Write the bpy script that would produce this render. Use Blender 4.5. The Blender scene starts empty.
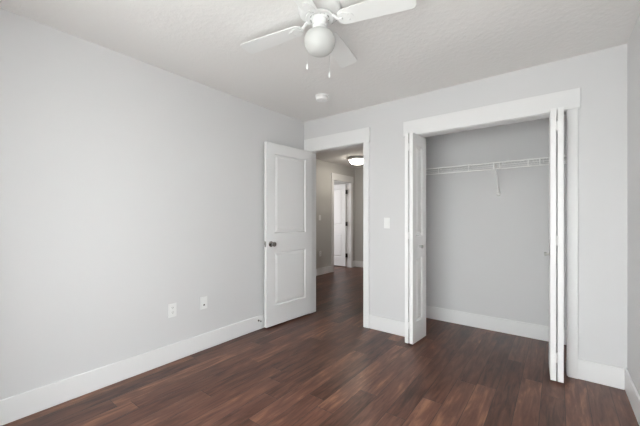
import bpy, bmesh, math, random
from mathutils import Vector, Matrix
C = bpy.context.scene.collection
S = bpy.context.scene
PI = math.pi

# ------------------------------------------------------------------ camera
cam_d = bpy.data.cameras.new('camera'); cam = bpy.data.objects.new('camera', cam_d); C.objects.link(cam)
cam.location = (2.5882, -3.0533, 1.214); cam.rotation_euler = (PI/2, 0, 0.6522)
cam_d.sensor_width = 36; cam_d.lens = 311.0/640*36; cam_d.shift_y = 4.69/640; cam_d.clip_start = .03
S.camera = cam

# ------------------------------------------------------------------ daylight
W = bpy.data.worlds.new('daylight'); S.world = W; W.use_nodes = True
nt = W.node_tree; nt.nodes.clear()
wo = nt.nodes.new('ShaderNodeOutputWorld'); bg = nt.nodes.new('ShaderNodeBackground')
tc = nt.nodes.new('ShaderNodeTexCoord'); sp = nt.nodes.new('ShaderNodeSeparateXYZ'); rp = nt.nodes.new('ShaderNodeValToRGB')
mr = nt.nodes.new('ShaderNodeMapRange'); mr.inputs[1].default_value = -1; mr.inputs[2].default_value = 1
nt.links.new(tc.outputs['Generated'], sp.inputs[0]); nt.links.new(sp.outputs[2], mr.inputs[0]); nt.links.new(mr.outputs[0], rp.inputs[0])
e = rp.color_ramp.elements
e[0].position = 0.0; e[0].color = (.80, .80, .79, 1)
e[1].position = 1.0; e[1].color = (.95, 1.0, 1.06, 1)
x = e.new(.47); x.color = (.80, .80, .79, 1)
x = e.new(.52); x.color = (1.0, 1.0, 1.0, 1)
nt.links.new(rp.outputs[0], bg.inputs[0]); nt.links.new(bg.outputs[0], wo.inputs[0])
bg.inputs[1].default_value = 9.0

def portal(name, loc, rot, sx, sy):
    l = bpy.data.lights.new(name, 'AREA'); l.shape = 'RECTANGLE'; l.size = sx; l.size_y = sy
    l.cycles.is_portal = True
    o = bpy.data.objects.new(name, l); C.objects.link(o); o.location = loc; o.rotation_euler = rot
# windows of this room, behind and beside the camera: (wall, from, to, sill, head)
NY = -3.225; RW = 2.979
WINS = [('near', .95, 2.80, .06, 2.1)]
for w_, u0, u1, z0, z1 in WINS:
    if w_ == 'near': portal('window_portal', ((u0+u1)/2, NY-.13, (z0+z1)/2), (PI/2, 0, PI), u1-u0, z1-z0)
    else: portal('window_portal', (RW+.13, (u0+u1)/2, (z0+z1)/2), (PI/2, 0, PI/2), u1-u0, z1-z0)
BX = -3.3                                           # outer wall of the room beyond the hall
portal('side_portal', (BX-.13, 2.3, 1.45), (PI/2, 0, -PI/2), 1.1, 1.3)

vs = S.view_settings
S.display_settings.display_device = 'sRGB'
vs.view_transform = 'Standard'; vs.look = 'None'; vs.gamma = 1; vs.use_curve_mapping = False
vs.exposure = 0.07
S.cycles.max_bounces = 16; S.cycles.diffuse_bounces = 10; S.cycles.use_denoising = True
S.cycles.sample_clamp_indirect = 6; S.cycles.use_adaptive_sampling = False
S.cycles.denoising_input_passes = 'RGB_ALBEDO_NORMAL'; S.cycles.denoising_prefilter = 'ACCURATE'

# ------------------------------------------------------------------ materials
def mat(name, col, rough=.5, metal=0, spec=.5):
    m = bpy.data.materials.new(name); m.use_nodes = True
    b = m.node_tree.nodes['Principled BSDF']
    b.inputs['Base Color'].default_value = (*col, 1); b.inputs['Roughness'].default_value = rough
    b.inputs['Metallic'].default_value = metal; b.inputs['Specular IOR Level'].default_value = spec
    return m
def bump(m, scale, strength, dist=.002, detail=3, rough=.5, ramp=None):
    n = m.node_tree; N = n.nodes.new; b = n.nodes['Principled BSDF']
    t = N('ShaderNodeTexCoord'); no = N('ShaderNodeTexNoise'); bp = N('ShaderNodeBump')
    no.inputs['Scale'].default_value = scale; no.inputs['Detail'].default_value = detail; no.inputs['Roughness'].default_value = rough
    n.links.new(t.outputs['Object'], no.inputs['Vector'])
    src = no.outputs['Fac']
    if ramp:
        r = N('ShaderNodeValToRGB'); r.color_ramp.elements[0].position = ramp[0]; r.color_ramp.elements[1].position = ramp[1]
        n.links.new(src, r.inputs[0]); src = r.outputs[0]
    bp.inputs['Strength'].default_value = strength; bp.inputs['Distance'].default_value = dist
    n.links.new(src, bp.inputs['Height']); n.links.new(bp.outputs[0], b.inputs['Normal'])
    return m
WALL = bump(mat('wall_paint', (.68, .675, .683), .55, spec=.35), 90, .06, .0015)
WALL_DIM = bump(mat('wall_paint_dimmed', (.555, .545, .53), .55, spec=.35), 90, .06, .0015)  # wall paint darkened for the hall, its dimmer light put into the colour
CEIL = bump(mat('ceiling_paint', (.80, .785, .775), .85, spec=.2), 30, .32, .003, 4, .6, (.40, .64))
TRIM = mat('white_trim_paint', (.81, .805, .81), .32)
BIFW = mat('white_bifold_paint', (.87, .865, .865), .38)
DOORW = mat('white_door_paint', (.80, .795, .80), .38)
FANW = mat('white_enamel', (.80, .80, .795), .3)
PLAST = mat('white_plastic', (.84, .84, .84), .35)
OPAL = mat('opal_glass', (.54, .54, .53), .3, spec=.35)
OPAL.node_tree.nodes['Principled BSDF'].inputs['Subsurface Weight'].default_value = .7
OPAL.node_tree.nodes['Principled BSDF'].inputs['Subsurface Radius'].default_value = (1, 1, 1)
OPAL.node_tree.nodes['Principled BSDF'].inputs['Subsurface Scale'].default_value = .06
NICK = mat('satin_nickel', (.42, .41, .395), .2, 1)
SATIN = mat('brushed_nickel', (.62, .61, .59), .38, 1)
BRONZE = mat('dark_bronze', (.035, .03, .027), .45, .7)
BLACK = mat('black_slot', (.02, .02, .02), .5)
GREY = mat('grey_metal', (.35, .35, .35), .4, .8)
WIRE = mat('white_vinyl_wire', (.90, .90, .89), .35)
def glass():
    m = bpy.data.materials.new('window_glass'); m.use_nodes = True; n = m.node_tree; n.nodes.clear()
    o = n.nodes.new('ShaderNodeOutputMaterial'); mx = n.nodes.new('ShaderNodeMixShader'); t = n.nodes.new('ShaderNodeBsdfTransparent'); g = n.nodes.new('ShaderNodeBsdfGlossy')
    mx.inputs[0].default_value = .06; t.inputs[0].default_value = (.95, .97, .96, 1); g.inputs['Roughness'].default_value = .02
    n.links.new(t.outputs[0], mx.inputs[1]); n.links.new(g.outputs[0], mx.inputs[2]); n.links.new(mx.outputs[0], o.inputs[0]); return m
GLASS = glass()
def lampglass():
    m = mat('lit_bowl_glass', (.9, .88, .82), .3); b = m.node_tree.nodes['Principled BSDF']
    b.inputs['Emission Color'].default_value = (1, .93, .80, 1); b.inputs['Emission Strength'].default_value = 31; return m
LIT = lampglass()
def floor_mat():
    m = bpy.data.materials.new('dark_wood_planks'); m.use_nodes = True; n = m.node_tree; N = n.nodes.new; L = n.links.new
    b = n.nodes['Principled BSDF']
    PW, PL = .127, 1.22
    def M(op, a, c=None, d=None):
        q = N('ShaderNodeMath'); q.operation = op
        for i, v in enumerate((a, c, d)):
            if v is None: continue
            if hasattr(v, 'is_linked'): L(v, q.inputs[i])
            else: q.inputs[i].default_value = v
        return q.outputs[0]
    def WN(a, c=None):
        q = N('ShaderNodeTexWhiteNoise'); q.noise_dimensions = '2D'
        k = N('ShaderNodeCombineXYZ'); L(a, k.inputs[0])
        if c is not None: L(c, k.inputs[1])
        L(k.outputs[0], q.inputs['Vector']); return q.outputs['Value'], q.outputs['Color']
    t = N('ShaderNodeTexCoord'); s = N('ShaderNodeSeparateXYZ'); L(t.outputs['Object'], s.inputs[0])
    xr = M('DIVIDE', M('ADD', s.outputs[0], .04), PW); row = M('FLOOR', xr); fx = M('FRACT', xr)
    rv, _ = WN(row)
    yr = M('ADD', M('DIVIDE', s.outputs[1], PL), M('MULTIPLY', rv, 7.31)); pid = M('FLOOR', yr); fy = M('FRACT', yr)
    v, vc = WN(row, pid)
    sv = N('ShaderNodeSeparateColor'); L(vc, sv.inputs[0])
    # grain, stretched along the plank and shifted per plank
    k = N('ShaderNodeCombineXYZ'); L(M('ADD', M('MULTIPLY', s.outputs[0], 1.0), M('MULTIPLY', v, 13)), k.inputs[0])
    L(M('ADD', M('MULTIPLY', s.outputs[1], .10), M('MULTIPLY', sv.outputs[1], 17)), k.inputs[1]); L(M('MULTIPLY', v, 9), k.inputs[2])
    g = N('ShaderNodeTexNoise'); g.inputs['Scale'].default_value = 34; g.inputs['Detail'].default_value = 5; g.inputs['Roughness'].default_value = .62; g.inputs['Distortion'].default_value = .8
    L(k.outputs[0], g.inputs['Vector'])
    k2 = N('ShaderNodeCombineXYZ'); L(M('ADD', s.outputs[0], M('MULTIPLY', v, 31)), k2.inputs[0]); L(M('ADD', M('MULTIPLY', s.outputs[1], .28), M('MULTIPLY', sv.outputs[2], 23)), k2.inputs[1])
    g2 = N('ShaderNodeTexNoise'); g2.inputs['Scale'].default_value = 9; g2.inputs['Detail'].default_value = 3; g2.inputs['Distortion'].default_value = 1.2
    L(k2.outputs[0], g2.inputs['Vector'])
    r1 = N('ShaderNodeValToRGB'); E = r1.color_ramp.elements
    E[0].position = 0; E[0].color = (.032, .0115, .0075, 1)
    E[1].position = 1; E[1].color = (.30, .142, .084, 1)
    q = E.new(.35); q.color = (.092, .036, .0235, 1)
    q = E.new(.68); q.color = (.155, .066, .043, 1)
    f = M('ADD', M('MULTIPLY', sv.outputs[0], .46), M('ADD', M('MULTIPLY', M('SUBTRACT', g.outputs['Fac'], .5), 1.5), M('ADD', M('MULTIPLY', M('SUBTRACT', g2.outputs['Fac'], .5), .75), .25)))
    L(f, r1.inputs[0])
    # seams
    dx = M('MULTIPLY', M('MINIMUM', fx, M('SUBTRACT', 1, fx)), PW); dy = M('MULTIPLY', M('MINIMUM', fy, M('SUBTRACT', 1, fy)), PL)
    seam = N('ShaderNodeMapRange'); seam.inputs[1].default_value = .0006; seam.inputs[2].default_value = .0022; L(M('MINIMUM', dx, dy), seam.inputs[0])
    mx = N('ShaderNodeMix'); mx.data_type = 'RGBA'; L(seam.outputs[0], mx.inputs[0]); mx.inputs[6].default_value = (.016, .009, .007, 1); L(r1.outputs[0], mx.inputs[7])
    L(mx.outputs[2], b.inputs['Base Color'])
    rr = N('ShaderNodeMapRange'); rr.inputs[3].default_value = .27; rr.inputs[4].default_value = .40; L(g2.outputs['Fac'], rr.inputs[0]); L(rr.outputs[0], b.inputs['Roughness'])
    b.inputs['Specular IOR Level'].default_value = .36
    bp = N('ShaderNodeBump'); bp.inputs['Strength'].default_value = .35; bp.inputs['Distance'].default_value = .0015
    L(M('ADD', M('MULTIPLY', g.outputs['Fac'], .35), seam.outputs[0]), bp.inputs['Height']); L(bp.outputs[0], b.inputs['Normal'])
    return m
FLOOR = floor_mat()

# ------------------------------------------------------------------ helpers
def box(bm, x0, x1, y0, y1, z0, z1, bev=0, seg=2):
    t = bmesh.new(); bmesh.ops.create_cube(t, size=1)
    for v in t.verts: v.co = Vector(((x0+x1)/2+v.co.x*(x1-x0), (y0+y1)/2+v.co.y*(y1-y0), (z0+z1)/2+v.co.z*(z1-z0)))
    if bev: bmesh.ops.bevel(t, geom=t.edges[:], offset=bev, segments=seg, profile=.5, affect='EDGES')
    merge(bm, t)
def merge(bm, t, mtx=None):
    if mtx is not None: t.transform(mtx)
    me = bpy.data.meshes.new('tmp'); t.to_mesh(me); t.free(); bm.from_mesh(me); bpy.data.meshes.remove(me)
def lathe(bm, prof, c=(0, 0, 0), seg=40, axis=(0, 0, 1)):
    t = bmesh.new(); rings = []
    for r, z in prof:
        if r < 1e-6: rings.append([t.verts.new((0, 0, z))])
        else: rings.append([t.verts.new((r*math.cos(2*PI*i/seg), r*math.sin(2*PI*i/seg), z)) for i in range(seg)])
    for a, b in zip(rings, rings[1:]):
        for i in range(seg):
            j = (i+1) % seg
            if len(a) == 1 and len(b) == 1: continue
            if len(a) == 1: t.faces.new((a[0], b[i], b[j]))
            elif len(b) == 1: t.faces.new((a[i], a[j], b[0]))
            else: t.faces.new((a[i], a[j], b[j], b[i]))
    bmesh.ops.recalc_face_normals(t, faces=t.faces[:])
    q = Vector((0, 0, 1)).rotation_difference(Vector(axis))
    merge(bm, t, Matrix.Translation(Vector(c)) @ q.to_matrix().to_4x4())
def tube(bm, pts, r, seg=8):
    t = bmesh.new(); pts = [Vector(p) for p in pts]; rings = []
    up = None
    for i, p in enumerate(pts):
        d = (pts[min(i+1, len(pts)-1)]-pts[max(i-1, 0)]).normalized()
        if up is None: up = d.orthogonal().normalized()
        up = (up-d*up.dot(d)).normalized(); w = d.cross(up)
        rings.append([t.verts.new(p+(up*math.cos(2*PI*k/seg)+w*math.sin(2*PI*k/seg))*r) for k in range(seg)])
    for a, b in zip(rings, rings[1:]):
        for k in range(seg): t.faces.new((a[k], a[(k+1) % seg], b[(k+1) % seg], b[k]))
    t.faces.new(rings[0][::-1]); t.faces.new(rings[-1])
    bmesh.ops.recalc_face_normals(t, faces=t.faces[:])
    merge(bm, t)
def prism(bm, outline, z0, z1, mtx=None, bev=0):
    t = bmesh.new(); vs_ = [t.verts.new((p[0], p[1], z0)) for p in outline]; f = t.faces.new(vs_)
    r = bmesh.ops.extrude_face_region(t, geom=[f])
    for v in r['geom']:
        if isinstance(v, bmesh.types.BMVert): v.co.z = z1
    bmesh.ops.recalc_face_normals(t, faces=t.faces[:])
    if bev:
        bmesh.ops.bevel(t, geom=[ed for ed in t.edges if abs(ed.verts[0].co.z-ed.verts[1].co.z) < 1e-6], offset=bev, segments=2, affect='EDGES')
    merge(bm, t, mtx)
def world_loc(o):
    v = Vector((0, 0, 0))
    while o: v += o.location; o = o.parent
    return v
def obj(name, bm, m, parent=None, smooth=False, local=False, origin=None):
    off = Vector((0, 0, 0)) if local else (world_loc(parent) if parent else Vector(origin or (0, 0, 0)))
    if off.length: bm.transform(Matrix.Translation(-off))
    me = bpy.data.meshes.new(name); bm.to_mesh(me); bm.free()
    if smooth:
        for p in me.polygons: p.use_smooth = True
        try: me.set_sharp_from_angle(angle=math.radians(35))
        except Exception: pass
    me.materials.append(m)
    o = bpy.data.objects.new(name, me); C.objects.link(o)
    if parent: o.parent = parent
    elif origin: o.location = origin
    return o
def thing(name, label, cat, loc=(0, 0, 0), rz=0, group=None, kind='thing'):
    o = bpy.data.objects.new(name, None); C.objects.link(o); o.empty_display_size = .05
    o.location = loc; o.rotation_euler = (0, 0, rz); o['label'] = label; o['category'] = cat; o['kind'] = kind
    if group: o['group'] = group
    return o
def struct(name, boxes, m, label, cat, bev=0):
    bm = bmesh.new()
    for b in boxes: box(bm, *b, bev=bev)
    o = obj(name, bm, m); o['kind'] = 'structure'; o['label'] = label; o['category'] = cat
    return o

# ------------------------------------------------------------------ shell
H = 2.44                      # ceiling height
T = .12
HX, HY = -1.42, 3.62          # hall left wall, hall far wall
DX0, DX1, DZ = .10, .868, 2.045     # bedroom doorway
KX0, KX1, KZ = 1.43, 2.645, 2.035   # closet opening
KY = .737                     # closet back wall
EY0, EY1 = 2.695, 3.425       # hall side doorway
J = .018
struct('floor', [(BX-.2, RW+T, NY-T, HY+T, -.05, 0)], FLOOR, 'dark brown wood plank floor with varied boards', 'floor')
struct('ceiling', [(BX-.2, RW+T, NY-T, HY+T, H, H+.1)], CEIL, 'textured light grey ceiling over bedroom and hall', 'ceiling')
struct('wall_left', [(-T, 0, NY, 0, 0, H)], WALL, 'long plain light grey wall with two low outlets', 'wall')
struct('wall_back', [(HX, DX0-J, 0, T, 0, H), (DX1+J, KX0-J, 0, T, 0, H), (KX1+J, RW, 0, T, 0, H),
                     (DX0-J, DX1+J, 0, T, DZ+J, H), (KX0-J, KX1+J, 0, T, KZ+J, H)], WALL, 'light grey wall holding the doorway and the closet opening', 'wall')
def holed(lo, hi, wins):
    """vertical strips of a wall along one axis, leaving the window openings free: (u0, u1, z0, z1)"""
    out = []; u = lo
    for _, u0, u1, z0, z1 in sorted(wins, key=lambda w: w[1]):
        out += [(u, u0, 0, H), (u0, u1, 0, z0), (u0, u1, z1, H)]; u = u1
    return out+[(u, hi, 0, H)]
struct('wall_right', [(RW, RW+T, a, b, c, d) for a, b, c, d in holed(NY, KY, [w for w in WINS if w[0] == 'right'])], WALL, 'light grey wall at the edge beyond the closet', 'wall')
struct('wall_near', [(a, b, NY-T, NY, c, d) for a, b, c, d in holed(-T, RW+T, [w for w in WINS if w[0] == 'near'])], WALL, 'light grey wall with the bedroom window', 'wall')
struct('wall_closet_left', [(1.13, 1.25, T, HY, 0, H)], WALL, 'light grey wall between hall and closet', 'wall')
struct('wall_closet_back', [(1.25, RW+T, KY, KY+T, 0, H)], WALL, 'shaded light grey wall inside the closet behind the wire shelf', 'wall')
struct('wall_closet_right', [(2.85, RW, T, KY, 0, H)], WALL, 'light grey side wall inside the closet', 'wall')
struct('wall_hall_left', [(HX-T, HX, 0, EY0-J, 0, H), (HX-T, HX, EY1+J, HY, 0, H), (HX-T, HX, EY0-J, EY1+J, 2.06+J, H)], WALL_DIM, 'grey hall wall seen through the doorway', 'wall')
struct('wall_hall_far', [(BX-.1, 1.25, HY, HY+T, 0, H)], WALL_DIM, 'grey wall at the far end of the hall', 'wall')
struct('wall_side_near', [(BX, HX-T, .9, 1.0, 0, H)], WALL, 'grey wall of the room off the hall', 'wall')
struct('wall_side_left', [(BX-.1, BX, .9, HY, 0, .8), (BX-.1, BX, .9, HY, 2.1, H), (BX-.1, BX,   .9, 1.75, .8, 2.1), (BX-.1, BX, 2.85, HY, .8, 2.1)], WALL, 'outer wall of the room off the hall', 'wall')

# windows behind and beside the camera
for i, (w_, u0, u1, z0, z1) in enumerate(WINS):
    def wb(bm, a, b, d0, d1, c, d, bev=0):
        if w_ == 'near': box(bm, a, b, NY-d1, NY-d0, c, d, bev)
        else: box(bm, RW+d0, RW+d1, a, b, c, d, bev)
    um = (u0+u1)/2
    wn = thing('window_%d' % (i+1), 'white framed bedroom window behind the camera' if w_ == 'near' else 'white framed bedroom window in the wall past the closet', 'window', (um, NY-.06, z0) if w_ == 'near' else (RW+.06, um, z0), kind='structure')
    bm = bmesh.new(); fw = .045
    for b in ((u0, u0+fw, z0, z1), (u1-fw, u1, z0, z1), (u0, u1, z0, z0+fw), (u0, u1, z1-fw, z1), (um-.02, um+.02, z0, z1)): wb(bm, b[0], b[1], .04, .09, b[2], b[3], .004)
    obj('window_frame', bm, TRIM, wn)
    bm = bmesh.new(); wb(bm, u0+.03, u1-.03, .062, .068, z0+.03, z1-.03); obj('window_pane', bm, GLASS, wn)

# baseboards
BH, BT = .150, .014
def base(name, boxes, label):
    bm = bmesh.new()
    for b in boxes: box(bm, *b, 0, BH, bev=.005)
    o = obj(name, bm, TRIM); o['kind'] = 'structure'; o['label'] = label; o['category'] = 'baseboard'
base('baseboard_left', [(0, BT, NY, 0)], 'white baseboard along the long left wall')
base('baseboard_back', [(DX1+.073, KX0-.073, -BT, 0), (KX1+.062, RW-BT, -BT, 0)], 'white baseboard beside the closet opening')
base('baseboard_right', [(RW-BT, RW, NY, 0)], 'white baseboard on the wall past the closet')
base('baseboard_closet', [(1.25, 2.85, KY-BT, KY), (1.25, 1.25+BT, T, KY-BT), (2.85-BT, 2.85, T, KY-BT)], 'white baseboard inside the closet')
base('baseboard_hall_left', [(HX, HX+BT, T, EY0-.075), (HX, HX+BT, EY1+.075, HY)], 'white baseboard along the hall wall before the far door')
base('baseboard_hall_far', [(HX+BT, 1.13, HY-BT, HY)], 'white baseboard at the hall end')

# door and closet surrounds: jambs, flat casings, taller head board with overhang
def surround_y(name, x0, x1, z, cwl, cwr, over, headh, label, both=False):
    bx = [(x0-J, x0, 0, T, 0, z), (x1, x1+J, 0, T, 0, z), (x0-J, x1+J, 0, T, z, z+J)]
    bm = bmesh.new()
    for b in bx: box(bm, *b)
    sides = [(-.018, 0, -.022)] + ([(T, T+.018, T+.022)] if both else [])
    for ya, yb, yh in sides:
        box(bm, x0-.006-cwl, x0-.006, ya, yb, 0, z+.004, .0025); box(bm, x1+.006, x1+.006+cwr, ya, yb, 0, z+.004, .0025)
        lo, hi = (yh, 0) if yh < 0 else (T, yh)
        box(bm, x0-.006-cwl-over, x1+.006+cwr+over, lo, hi, z+.004, z+.004+headh, .0025)
    o = obj(name, bm, TRIM); o['kind'] = 'structure'; o['label'] = label; o['category'] = 'door trim'; return o
surround_y('trim_1', DX0, DX1, DZ, .067, .067, .012, .158, 'white flat casing and head board around the bedroom doorway')
surround_y('trim_2', KX0, KX1, KZ, .070, .060, .014, .150, 'wide white flat casing and head board around the closet opening')
bm = bmesh.new()
box(bm, HX-T, HX, EY0-J, EY0, 0, 2.06); box(bm, HX-T, HX, EY1, EY1+J, 0, 2.06); box(bm, HX-T, HX, EY0-J, EY1+J, 2.06, 2.06+J)
box(bm, HX, HX+.018, EY0-.078, EY0-.006, 0, 2.066, .002); box(bm, HX, HX+.018, EY1+.006, EY1+.078, 0, 2.066, .002)
box(bm, HX, HX+.024, EY0-.092, EY1+.092, 2.066, 2.215, .0025)
o = obj('trim_3', bm, TRIM); o['kind'] = 'structure'; o['label'] = 'white casing around the far doorway in the hall'; o['category'] = 'door trim'

# ------------------------------------------------------------------ panelled door leaves
def panel_leaf(w, h, t, panels, bev=.002, mold=(.010, .006, .026)):
    """slab u 0..w, v 0..t, z 0..h with raised panels moulded into both faces"""
    bm = bmesh.new()
    xs = [0, panels[0][0], panels[0][1], w]; zs = [0]
    for p in panels: zs += [p[2], p[3]]
    zs.append(h)
    a, fl, c = mold; d = .011
    for side in (0, 1):
        y0 = 0 if side == 0 else t; sg = 1 if side == 0 else -1
        def q(pts):
            vs_ = [bm.verts.new(p) for p in pts]; bm.faces.new(vs_ if side == 0 else vs_[::-1])
        for i in range(3):
            for k in range(len(zs)-1):
                X0, X1, Z0, Z1 = xs[i], xs[i+1], zs[k], zs[k+1]
                if i == 1 and k % 2 == 1:
                    rings = [(0, 0), (a, d), (a+fl, d), (a+fl+c, .0015)]
                    for (o1, d1), (o2, d2) in zip(rings, rings[1:]):
                        A = [(X0+o1, Z0+o1), (X1-o1, Z0+o1), (X1-o1, Z1-o1), (X0+o1, Z1-o1)]
                        B = [(X0+o2, Z0+o2), (X1-o2, Z0+o2), (X1-o2, Z1-o2), (X0+o2, Z1-o2)]
                        for n_ in range(4):
                            m_ = (n_+1) % 4
                            q([(A[n_][0], y0+sg*d1, A[n_][1]), (A[m_][0], y0+sg*d1, A[m_][1]), (B[m_][0], y0+sg*d2, B[m_][1]), (B[n_][0], y0+sg*d2, B[n_][1])])
                    o2 = a+fl+c; y = y0+sg*.0015
                    q([(X0+o2, y, Z0+o2), (X1-o2, y, Z0+o2), (X1-o2, y, Z1-o2), (X0+o2, y, Z1-o2)])
                else:
                    q([(X0, y0, Z0), (X1, y0, Z0), (X1, y0, Z1), (X0, y0, Z1)])
    for X in (0, w):
        for k in range(len(zs)-1):
            p = [(X, 0, zs[k]), (X, 0, zs[k+1]), (X, t, zs[k+1]), (X, t, zs[k])]
            vs_ = [bm.verts.new(v) for v in p]; bm.faces.new(vs_ if X == 0 else vs_[::-1])
    for Z in (0, h):
        for i in range(3):
            p = [(xs[i], 0, Z), (xs[i], t, Z), (xs[i+1], t, Z), (xs[i+1], 0, Z)]
            vs_ = [bm.verts.new(v) for v in p]; bm.faces.new(vs_ if Z == 0 else vs_[::-1])
    bmesh.ops.remove_doubles(bm, verts=bm.verts[:], dist=1e-5)
    bmesh.ops.recalc_face_normals(bm, faces=bm.faces[:])
    return bm
def knob_bm(bm, c, ax, s=1.0):
    lathe(bm, [(0, 0), (.031*s, 0), (.031*s, .004*s), (.026*s, .008*s), (.013*s, .011*s), (.011*s, .03*s), (.018*s, .036*s), (.026*s, .046*s), (.0275*s, .055*s), (.024*s, .064*s), (.014*s, .069*s), (0, .070*s)], c, 28, ax)

# bedroom door, swung open towards the left wall
TD = .035; WD = .727; HD = 2.02
dr = thing('door_1', 'white two panel bedroom door swung open against the left wall', 'door', (.0965, -.001, .020), kind='structure')
dr.rotation_euler.z = math.radians(-93.8)        # leaf runs along +u, hall face on +v
pn = [(.115, WD-.115, .215, .812), (.115, WD-.115, 1.02, HD-.115)]
obj('door_leaf', panel_leaf(WD, HD, TD, pn), DOORW, dr, local=True)
for sd in (0, 1):
    bm = bmesh.new(); knob_bm(bm, (WD-.062, TD if sd else 0, .905), (0, 1 if sd else -1, 0)); k = obj('door_knob', bm, NICK, dr, True, True); k['label'] = 'satin nickel door knob'
bm = bmesh.new(); box(bm, WD-.0005, WD+.0012, .006, TD-.006, .875, .935); box(bm, WD, WD+.008, .011, TD-.011, .895, .915, .002); obj('latch', bm, NICK, dr, local=True)
for z in (.2, 1.0, 1.8):
    bm = bmesh.new(); lathe(bm, [(0, 0), (.006, 0), (.006, .09), (0, .09)], (-.004, -.004, z-.045), 12); box(bm, -.0015, .0, .002, TD-.004, z-.045, z+.045); obj('hinge', bm, NICK, dr, local=True)

# hall side door, swung into the room off the hall
d2 = thing('door_2', 'white panel door standing ajar at the far end of the hall', 'door', (HX-T-.004, EY1-.004, .02), kind='structure')
d2.rotation_euler.z = math.radians(180)          # leaf runs along -X, visible face looks to -Y
pn2 = [(.10, .61, .215, .812), (.10, .61, 1.02, 1.90)]
obj('door_leaf', panel_leaf(.71, 2.02, TD, pn2), DOORW, d2, local=True)
for z in (.27, 1.04, 1.825):
    bm = bmesh.new(); lathe(bm, [(0, 0), (.008, 0), (.008, .10), (0, .10)], (-.010, TD+.004, z-.05), 12); box(bm, -.004, .0, .002, TD, z-.05, z+.05); box(bm, -.06, -.008, TD-.003, TD+.0, z-.05, z+.05)
    h = obj('hinge', bm, BRONZE, d2, local=True); h['label'] = 'dark hinge'
bm = bmesh.new(); knob_bm(bm, (.65, TD, .9), (0, 1, 0)); obj('door_knob', bm, NICK, d2, True, True)

# ------------------------------------------------------------------ bifold closet doors
LH, LZ, LT, LW = 2.005, .015, .0355, .302
bp_ = [(.068, LW-.088, .20, .815), (.068, LW-.088, 1.02, LH-.105)]
def leaf_at(parent, near, far, side, name='leaf'):
    """leaf whose given face runs from near to far; side +1 puts the thickness on -X of that line, -1 on +X"""
    n, f = Vector((*near, 0)), Vector((*far, 0)); d = (f-n).normalized(); bm = panel_leaf(LW, LH, LT, bp_, mold=(.014, .006, .024))
    nrm = Vector((-d.y, d.x, 0)) * side
    m = Matrix(((d.x, nrm.x, 0, n.x), (d.y, nrm.y, 0, n.y), (0, 0, 1, LZ), (0, 0, 0, 1)))
    bm.transform(m); bmesh.ops.recalc_face_normals(bm, faces=bm.faces[:])
    return obj(name, bm, BIFW, parent), d, nrm
def bifold(label, loc, outer, lead, s_out, s_lead, gapx, ny, knob_u, knob_ax):
    t = thing('bifold_door', label, 'closet door', loc, group='folded closet doors')
    leaf_at(t, *outer, s_out)
    lo, d, nrm = leaf_at(t, *lead, s_lead)
    for z in (.19, 1.045, 1.885):
        bm = bmesh.new(); box(bm, gapx-.011, gapx+.011, ny-.0035, ny+.001, z-.035, z+.035, .001)
        tube(bm, [(gapx, ny-.005, z-.035), (gapx, ny-.005, z+.035)], .0045); obj('hinge', bm, BIFW, t)
    p = Vector((*lead[0], 0)) + d*knob_u + nrm*0
    bm = bmesh.new(); lathe(bm, [(0, 0), (.012, 0), (.009, .006), (.008, .014), (.015, .021), (.017, .028), (.013, .034), (0, .036)], (p.x, p.y, .93), 24, knob_ax)
    k = obj('knob', bm, SATIN, t, True); k['label'] = 'small satin nickel knob'
    for q in (Vector((*lead[0], 0))+d*(LW-.03)+nrm*LT/2, Vector((*outer[0], 0))+d*(LW-.03)+(Vector((-d.y, d.x, 0))*s_out)*LT/2):
        bm = bmesh.new(); lathe(bm, [(0, .001), (.007, .001), (.007, .02), (0, .02)], (q.x, q.y, 0), 12); obj('pivot_pin', bm, GREY, t)
    return t
# left pair: faces seen are the +X face of the lead leaf
bifold('folded white bifold door showing its panelled face and knob, nearer the light switch', (1.465, -.04, 0),
       ((1.4575, -.186), (1.471, .115)), ((1.501, -.184), (1.526, .117)), 1, 1, 1.462, -.187, .150, (1, -.08, 0))
# right pair: lead leaf shows its -X face
bifold('folded white bifold door seen edge on with a long dark gap between its leaves', (2.59, -.04, 0),
       ((2.5885, -.190), (2.578, .110)), ((2.546, -.190), (2.531, .112)), -1, -1, 2.5845, -.191, .150, (-1, -.05, 0))

# ------------------------------------------------------------------ closet wire shelf
SX0, SX1, SY, SZ = 1.254, 2.846, .43, 1.757
sh = thing('wire_shelf', 'white wire closet shelf with hanging lip along the closet back wall', 'shelf', (2.05, KY, SZ))
bm = bmesh.new(); n = 62
for i in range(n+1):
    x = SX0+.01+(SX1-SX0-.02)*i/n
    tube(bm, [(x, KY-.006, SZ), (x, SY, SZ)], .0008, 5)
obj('wire_deck', bm, WIRE, sh)
for nm, y, z, r in (('front_rod', SY, SZ, .0058), ('lip_rod', SY-.002, SZ-.062, .0058), ('back_rod', KY-.008, SZ-.003, .003), ('middle_rod', .585, SZ-.003, .0025)):
    bm = bmesh.new(); tube(bm, [(SX0, y, z), (SX1, y, z)], r, 8); obj(nm, bm, WIRE, sh)
for x in (1.557, 1.859, 2.085, 2.14, 2.37, 2.459, 2.75):
    bm = bmesh.new(); box(bm, x-.004, x+.004, SY-.007, SY-.001, SZ-.066, SZ+.005, .001); box(bm, x-.004, x+.004, SY-.007, KY-.2, SZ-.006, SZ-.002); obj('lip_clip', bm, WIRE, sh)
bm = bmesh.new(); tube(bm, [(2.099, SY, SZ-.004), (2.099, SY+.008, SZ-.02), (2.092, KY-.012, 1.49), (2.092, KY-.008, 1.475)], .0075, 8)
br = obj('brace', bm, WIRE, sh)
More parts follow.
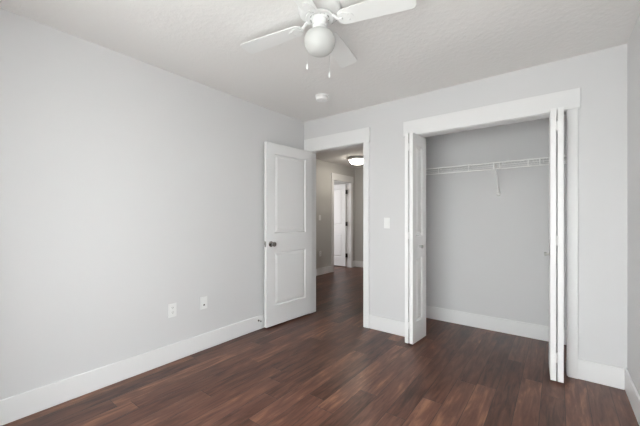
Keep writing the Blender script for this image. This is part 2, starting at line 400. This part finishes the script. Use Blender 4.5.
bm = bmesh.new(); lathe(bm, [(0, 0), (.021, 0), (.021, .009), (.012, .018), (0, .019)], (2.091, KY, 1.468), 20, (0, -1, 0)); obj('wall_clip', bm, WIRE, br, True)
for x, s in ((SX0, -1), (SX1, 1)):
    bm = bmesh.new(); box(bm, x-.004, x+.004, SY-.012, SY+.03, SZ-.075, SZ+.012, .001); obj('end_bracket', bm, WIRE, sh)

# ------------------------------------------------------------------ ceiling fan
FX, FY = 1.485, -1.61
fan = thing('ceiling_fan', 'white four blade ceiling fan with a round opal globe light', 'ceiling fan', (FX, FY, H))
def at(p): return (p[0]+FX, p[1]+FY, p[2])
bm = bmesh.new(); lathe(bm, [(0, H), (.122, H), (.127, H-.004), (.127, H-.022), (.120, H-.036), (.104, H-.045), (.080, H-.049), (0, H-.050)], (FX, FY, 0), 56); obj('motor_housing', bm, FANW, fan, True)
bm = bmesh.new(); lathe(bm, [(0, H-.049), (.070, H-.049), (.068, H-.058), (0, H-.058)], (FX, FY, 0), 40); k = obj('motor_underside', bm, GREY, fan, True); k['label'] = 'dark underside of the motor'
bm = bmesh.new(); lathe(bm, [(0, 2.384), (.050, 2.384), (.052, 2.374), (.043, 2.368), (.041, 2.340), (.044, 2.336), (.044, 2.330), (.040, 2.326), (.040, 2.288), (0, 2.288)], (FX, FY, 0), 36); obj('light_fitter', bm, FANW, fan, True)
bm = bmesh.new(); lathe(bm, [(.041, 2.298), (.050, 2.297), (.066, 2.292), (.081, 2.280), (.0895, 2.262), (.0915, 2.243), (.088, 2.219), (.077, 2.196), (.058, 2.179), (.032, 2.169), (0, 2.166)], (FX, FY, 0), 44)
g = obj('light_globe', bm, OPAL, fan, True); g['label'] = 'round opal glass globe shade'
def rounded(x0, x1, w0, w1, r0, r1, k=8):
    pts = []
    for cx, cy, r, a0 in ((x1-r1, w1/2-r1, r1, 0), (x0+r0, w0/2-r0, r0, 90), (x0+r0, -w0/2+r0, r0, 180), (x1-r1, -w1/2+r1, r1, 270)):
        for i in range(k+1):
            a = math.radians(a0+90*i/k); pts.append((cx+r*math.cos(a), cy+r*math.sin(a)))
    return pts
def make_blade(deg, droop=0, length=.538, tilt=-12):
    a = math.radians(deg)
    base = Matrix.Translation((FX, FY, 2.346)) @ Matrix.Rotation(a, 4, 'Z')
    pitch = base @ Matrix.Rotation(math.radians(droop), 4, 'Y') @ Matrix.Rotation(math.radians(tilt), 4, 'X')
    bm = bmesh.new(); prism(bm, rounded(.112, length, .104, .134, .042, .026), 0, .006, pitch, .0015)
    b = obj('blade', bm, FANW, fan)
    # iron: one flat arm from the hub ring and a lobed plate screwed under the blade root
    bm = bmesh.new(); pl = []
    for i in range(64):
        th = 2*PI*i/64; r = .036+.004*math.cos(3*th); pl.append((.158+r*1.15*math.cos(th), r*math.sin(th)))
    prism(bm, pl, -.005, -.0003, pitch, .0015)
    for y in (-.005, .005): tube(bm, [base @ Vector(p) for p in ((.072, y, .032), (.088, y, .026), (.104, y, .008), (.122, y, -.003), (.14, y, -.003))], .006, 8)
    ir = obj('blade_iron', bm, FANW, b)
    for px, py in ((.138, 0), (.176, .018), (.176, -.018)):
        bm = bmesh.new(); lathe(bm, [(0, -.0082), (.0035, -.0078), (.0055, -.0052), (.0055, -.004)], (px, py, 0), 12); bm.transform(pitch); obj('blade_screw', bm, FANW, b, True)
for dg, dp, ln, tl in ((13.2, 0, .538, -12), (103.0, 0, .538, -12), (193.0, 3.6, .538, -2), (283.0, 0, .538, -12)): make_blade(dg, dp, ln, tl)
bm = bmesh.new()
lathe(bm, [(.060, 2.372), (.080, 2.372), (.084, 2.376), (.082, 2.383), (.060, 2.383), (.060, 2.372)], (FX, FY, 0), 48)
for k in range(8):
    a = math.radians(13+45*k+22.5); tube(bm, [at((.04*math.cos(a), .04*math.sin(a), 2.377)), at((.064*math.cos(a), .064*math.sin(a), 2.377))], .0075, 8)
obj('iron_ring', bm, FANW, fan, True)
R_ = Vector((math.cos(.6522), math.sin(.6522), 0)); F_ = Vector((-math.sin(.6522), math.cos(.6522), 0))
for lx, dp, zb in ((-.076, .055, 2.136), (.058, .075, 2.096)):
    a = (R_*lx+F_*dp).normalized(); rr = (R_*lx+F_*dp).length
    bm = bmesh.new(); c0 = Vector((FX, FY, 0))
    tube(bm, [c0+a*.040+Vector((0, 0, 2.338)), c0+a*.06+Vector((0, 0, 2.338)), c0+a*rr+Vector((0, 0, 2.325)), c0+a*rr+Vector((0, 0, zb))], .0009, 6)
    ch = obj('pull_chain', bm, FANW, fan)
    bm = bmesh.new(); p = c0+a*rr; lathe(bm, [(0, zb+.004), (.003, zb+.002), (.0055, zb-.010), (.006, zb-.022), (.003, zb-.030), (0, zb-.031)], (p.x, p.y, 0), 14); q = obj('pull_bob', bm, FANW, ch, True); q['label'] = 'small white pull bob'

# ------------------------------------------------------------------ small fittings
sd = thing('smoke_detector', 'round white smoke detector on the ceiling above the open door', 'smoke detector', (.70, -.55, H))
bm = bmesh.new(); lathe(bm, [(0, 0), (.070, 0), (.070, -.008), (.066, -.010), (0, -.010)], (.70, -.55, H), 40); obj('mounting_plate', bm, PLAST, sd, True)
bm = bmesh.new(); lathe(bm, [(.060, -.008), (.062, -.012), (.062, -.034), (.056, -.043), (.03, -.046), (0, -.046)], (.70, -.55, H), 40); bd = obj('detector_body', bm, PLAST, sd, True)
bm = bmesh.new(); lathe(bm, [(.0, -.0455), (.014, -.0455), (.012, -.0485), (0, -.049)], (.70, -.55, H), 20); obj('test_button', bm, PLAST, bd, True)

def outlet_left(x, y, z, label, jack=False, out=1, group=None):
    """plate on a wall facing +X"""
    t = thing('wall_outlet', label, 'outlet', (x, y, z))
    bm = bmesh.new(); box(bm, x, x+.005, y-.035, y+.035, z-.0575, z+.0575, .002); obj('cover_plate', bm, PLAST, t)
    if not jack:
        for dz in (-.02, .02):
            bm = bmesh.new(); lathe(bm, [(0, .004), (.0165, .004), (.0165, .0075), (.015, .0085), (0, .0085)], (x, y, z+dz), 24, (1, 0, 0)); r = obj('socket', bm, PLAST, t)
            bm = bmesh.new()
            for s in (-.0065, .0065): box(bm, x+.008, x+.0089, y+s-.0012, y+s+.0012, z+dz+.001, z+dz+.009)
            lathe(bm, [(0, .0), (.0024, .0), (.0024, .0009), (0, .0009)], (x+.008, y, z+dz-.006), 10, (1, 0, 0)); obj('socket_slots', bm, BLACK, r)
        bm = bmesh.new(); lathe(bm, [(0, .004), (.003, .004), (.002, .006), (0, .006)], (x, y, z), 10, (1, 0, 0)); obj('plate_screw', bm, PLAST, t)
    else:
        bm = bmesh.new(); box(bm, x+.004, x+.0065, y-.017, y+.017, z-.034, z+.034, .001); i = obj('jack_insert', bm, PLAST, t)
        bm = bmesh.new(); box(bm, x+.006, x+.0072, y-.007, y+.008, z-.026, z-.013); q = obj('jack_port', bm, BLACK, i); q['label'] = 'small dark jack port'
        bm = bmesh.new(); box(bm, x+.006, x+.0075, y-.009, y+.009, z+.008, z+.026, .0008); obj('blank_port', bm, PLAST, i)
    return t
outlet_left(0, -1.722, .432, 'white duplex power outlet on the left wall, the one farther from the door')
outlet_left(0, -1.428, .432, 'white wall plate with one dark jack on the left wall, nearer the open door', True)

def switch_plate(c, nrm, label):
    x, y, z = c; t = thing('light_switch', label, 'light switch', c)
    def bx(bm, u, d0, d1, z0, z1, b=0):
        if nrm == 'y': box(bm, x-u, x+u, y-d1, y-d0, z0, z1, b)
        else: box(bm, x+d0, x+d1, y-u, y+u, z0, z1, b)
    bm = bmesh.new(); bx(bm, .035, 0, .005, z-.0575, z+.0575, .002); obj('switch_plate', bm, PLAST, t)
    bm = bmesh.new(); bx(bm, .0165, .004, .0075, z-.033, z+.033, .0015); obj('rocker', bm, PLAST, t)
switch_plate((1.152, 0, 1.158), 'y', 'white light switch on the wall between doorway and closet')
switch_plate((HX, 2.19, 1.215), 'x', 'white light switch on the hall wall')
outlet_left(HX, 2.20, .45, 'white power outlet low on the hall wall')

ds = thing('door_stop', 'small door stop on the baseboard behind the open door', 'door stop', (BT, -.78, .10))
bm = bmesh.new(); lathe(bm, [(0, 0), (.011, 0), (.010, .004), (.004, .006), (.004, .034), (0, .034)], (BT, -.78, .10), 14, (1, 0, 0)); obj('stop_rod', bm, NICK, ds, True)
bm = bmesh.new(); lathe(bm, [(0, .032), (.008, .032), (.008, .044), (.006, .047), (0, .047)], (BT, -.78, .10), 14, (1, 0, 0)); q = obj('stop_tip', bm, GREY, ds, True)

hl = thing('hall_light', 'lit round flush ceiling light in the hall', 'ceiling light', (-.66, 2.46, H))
bm = bmesh.new(); lathe(bm, [(0, H), (.165, H), (.185, H-.02), (.185, H-.05), (.17, H-.058), (.16, H-.055)], (-.66, 2.46, 0), 44); obj('light_rim', bm, FANW, hl, True)
bm = bmesh.new(); lathe(bm, [(.168, H-.054), (.155, H-.085), (.125, H-.113), (.08, H-.131), (.03, H-.138), (0, H-.139)], (-.66, 2.46, 0), 44); obj('light_bowl', bm, LIT, hl, True)
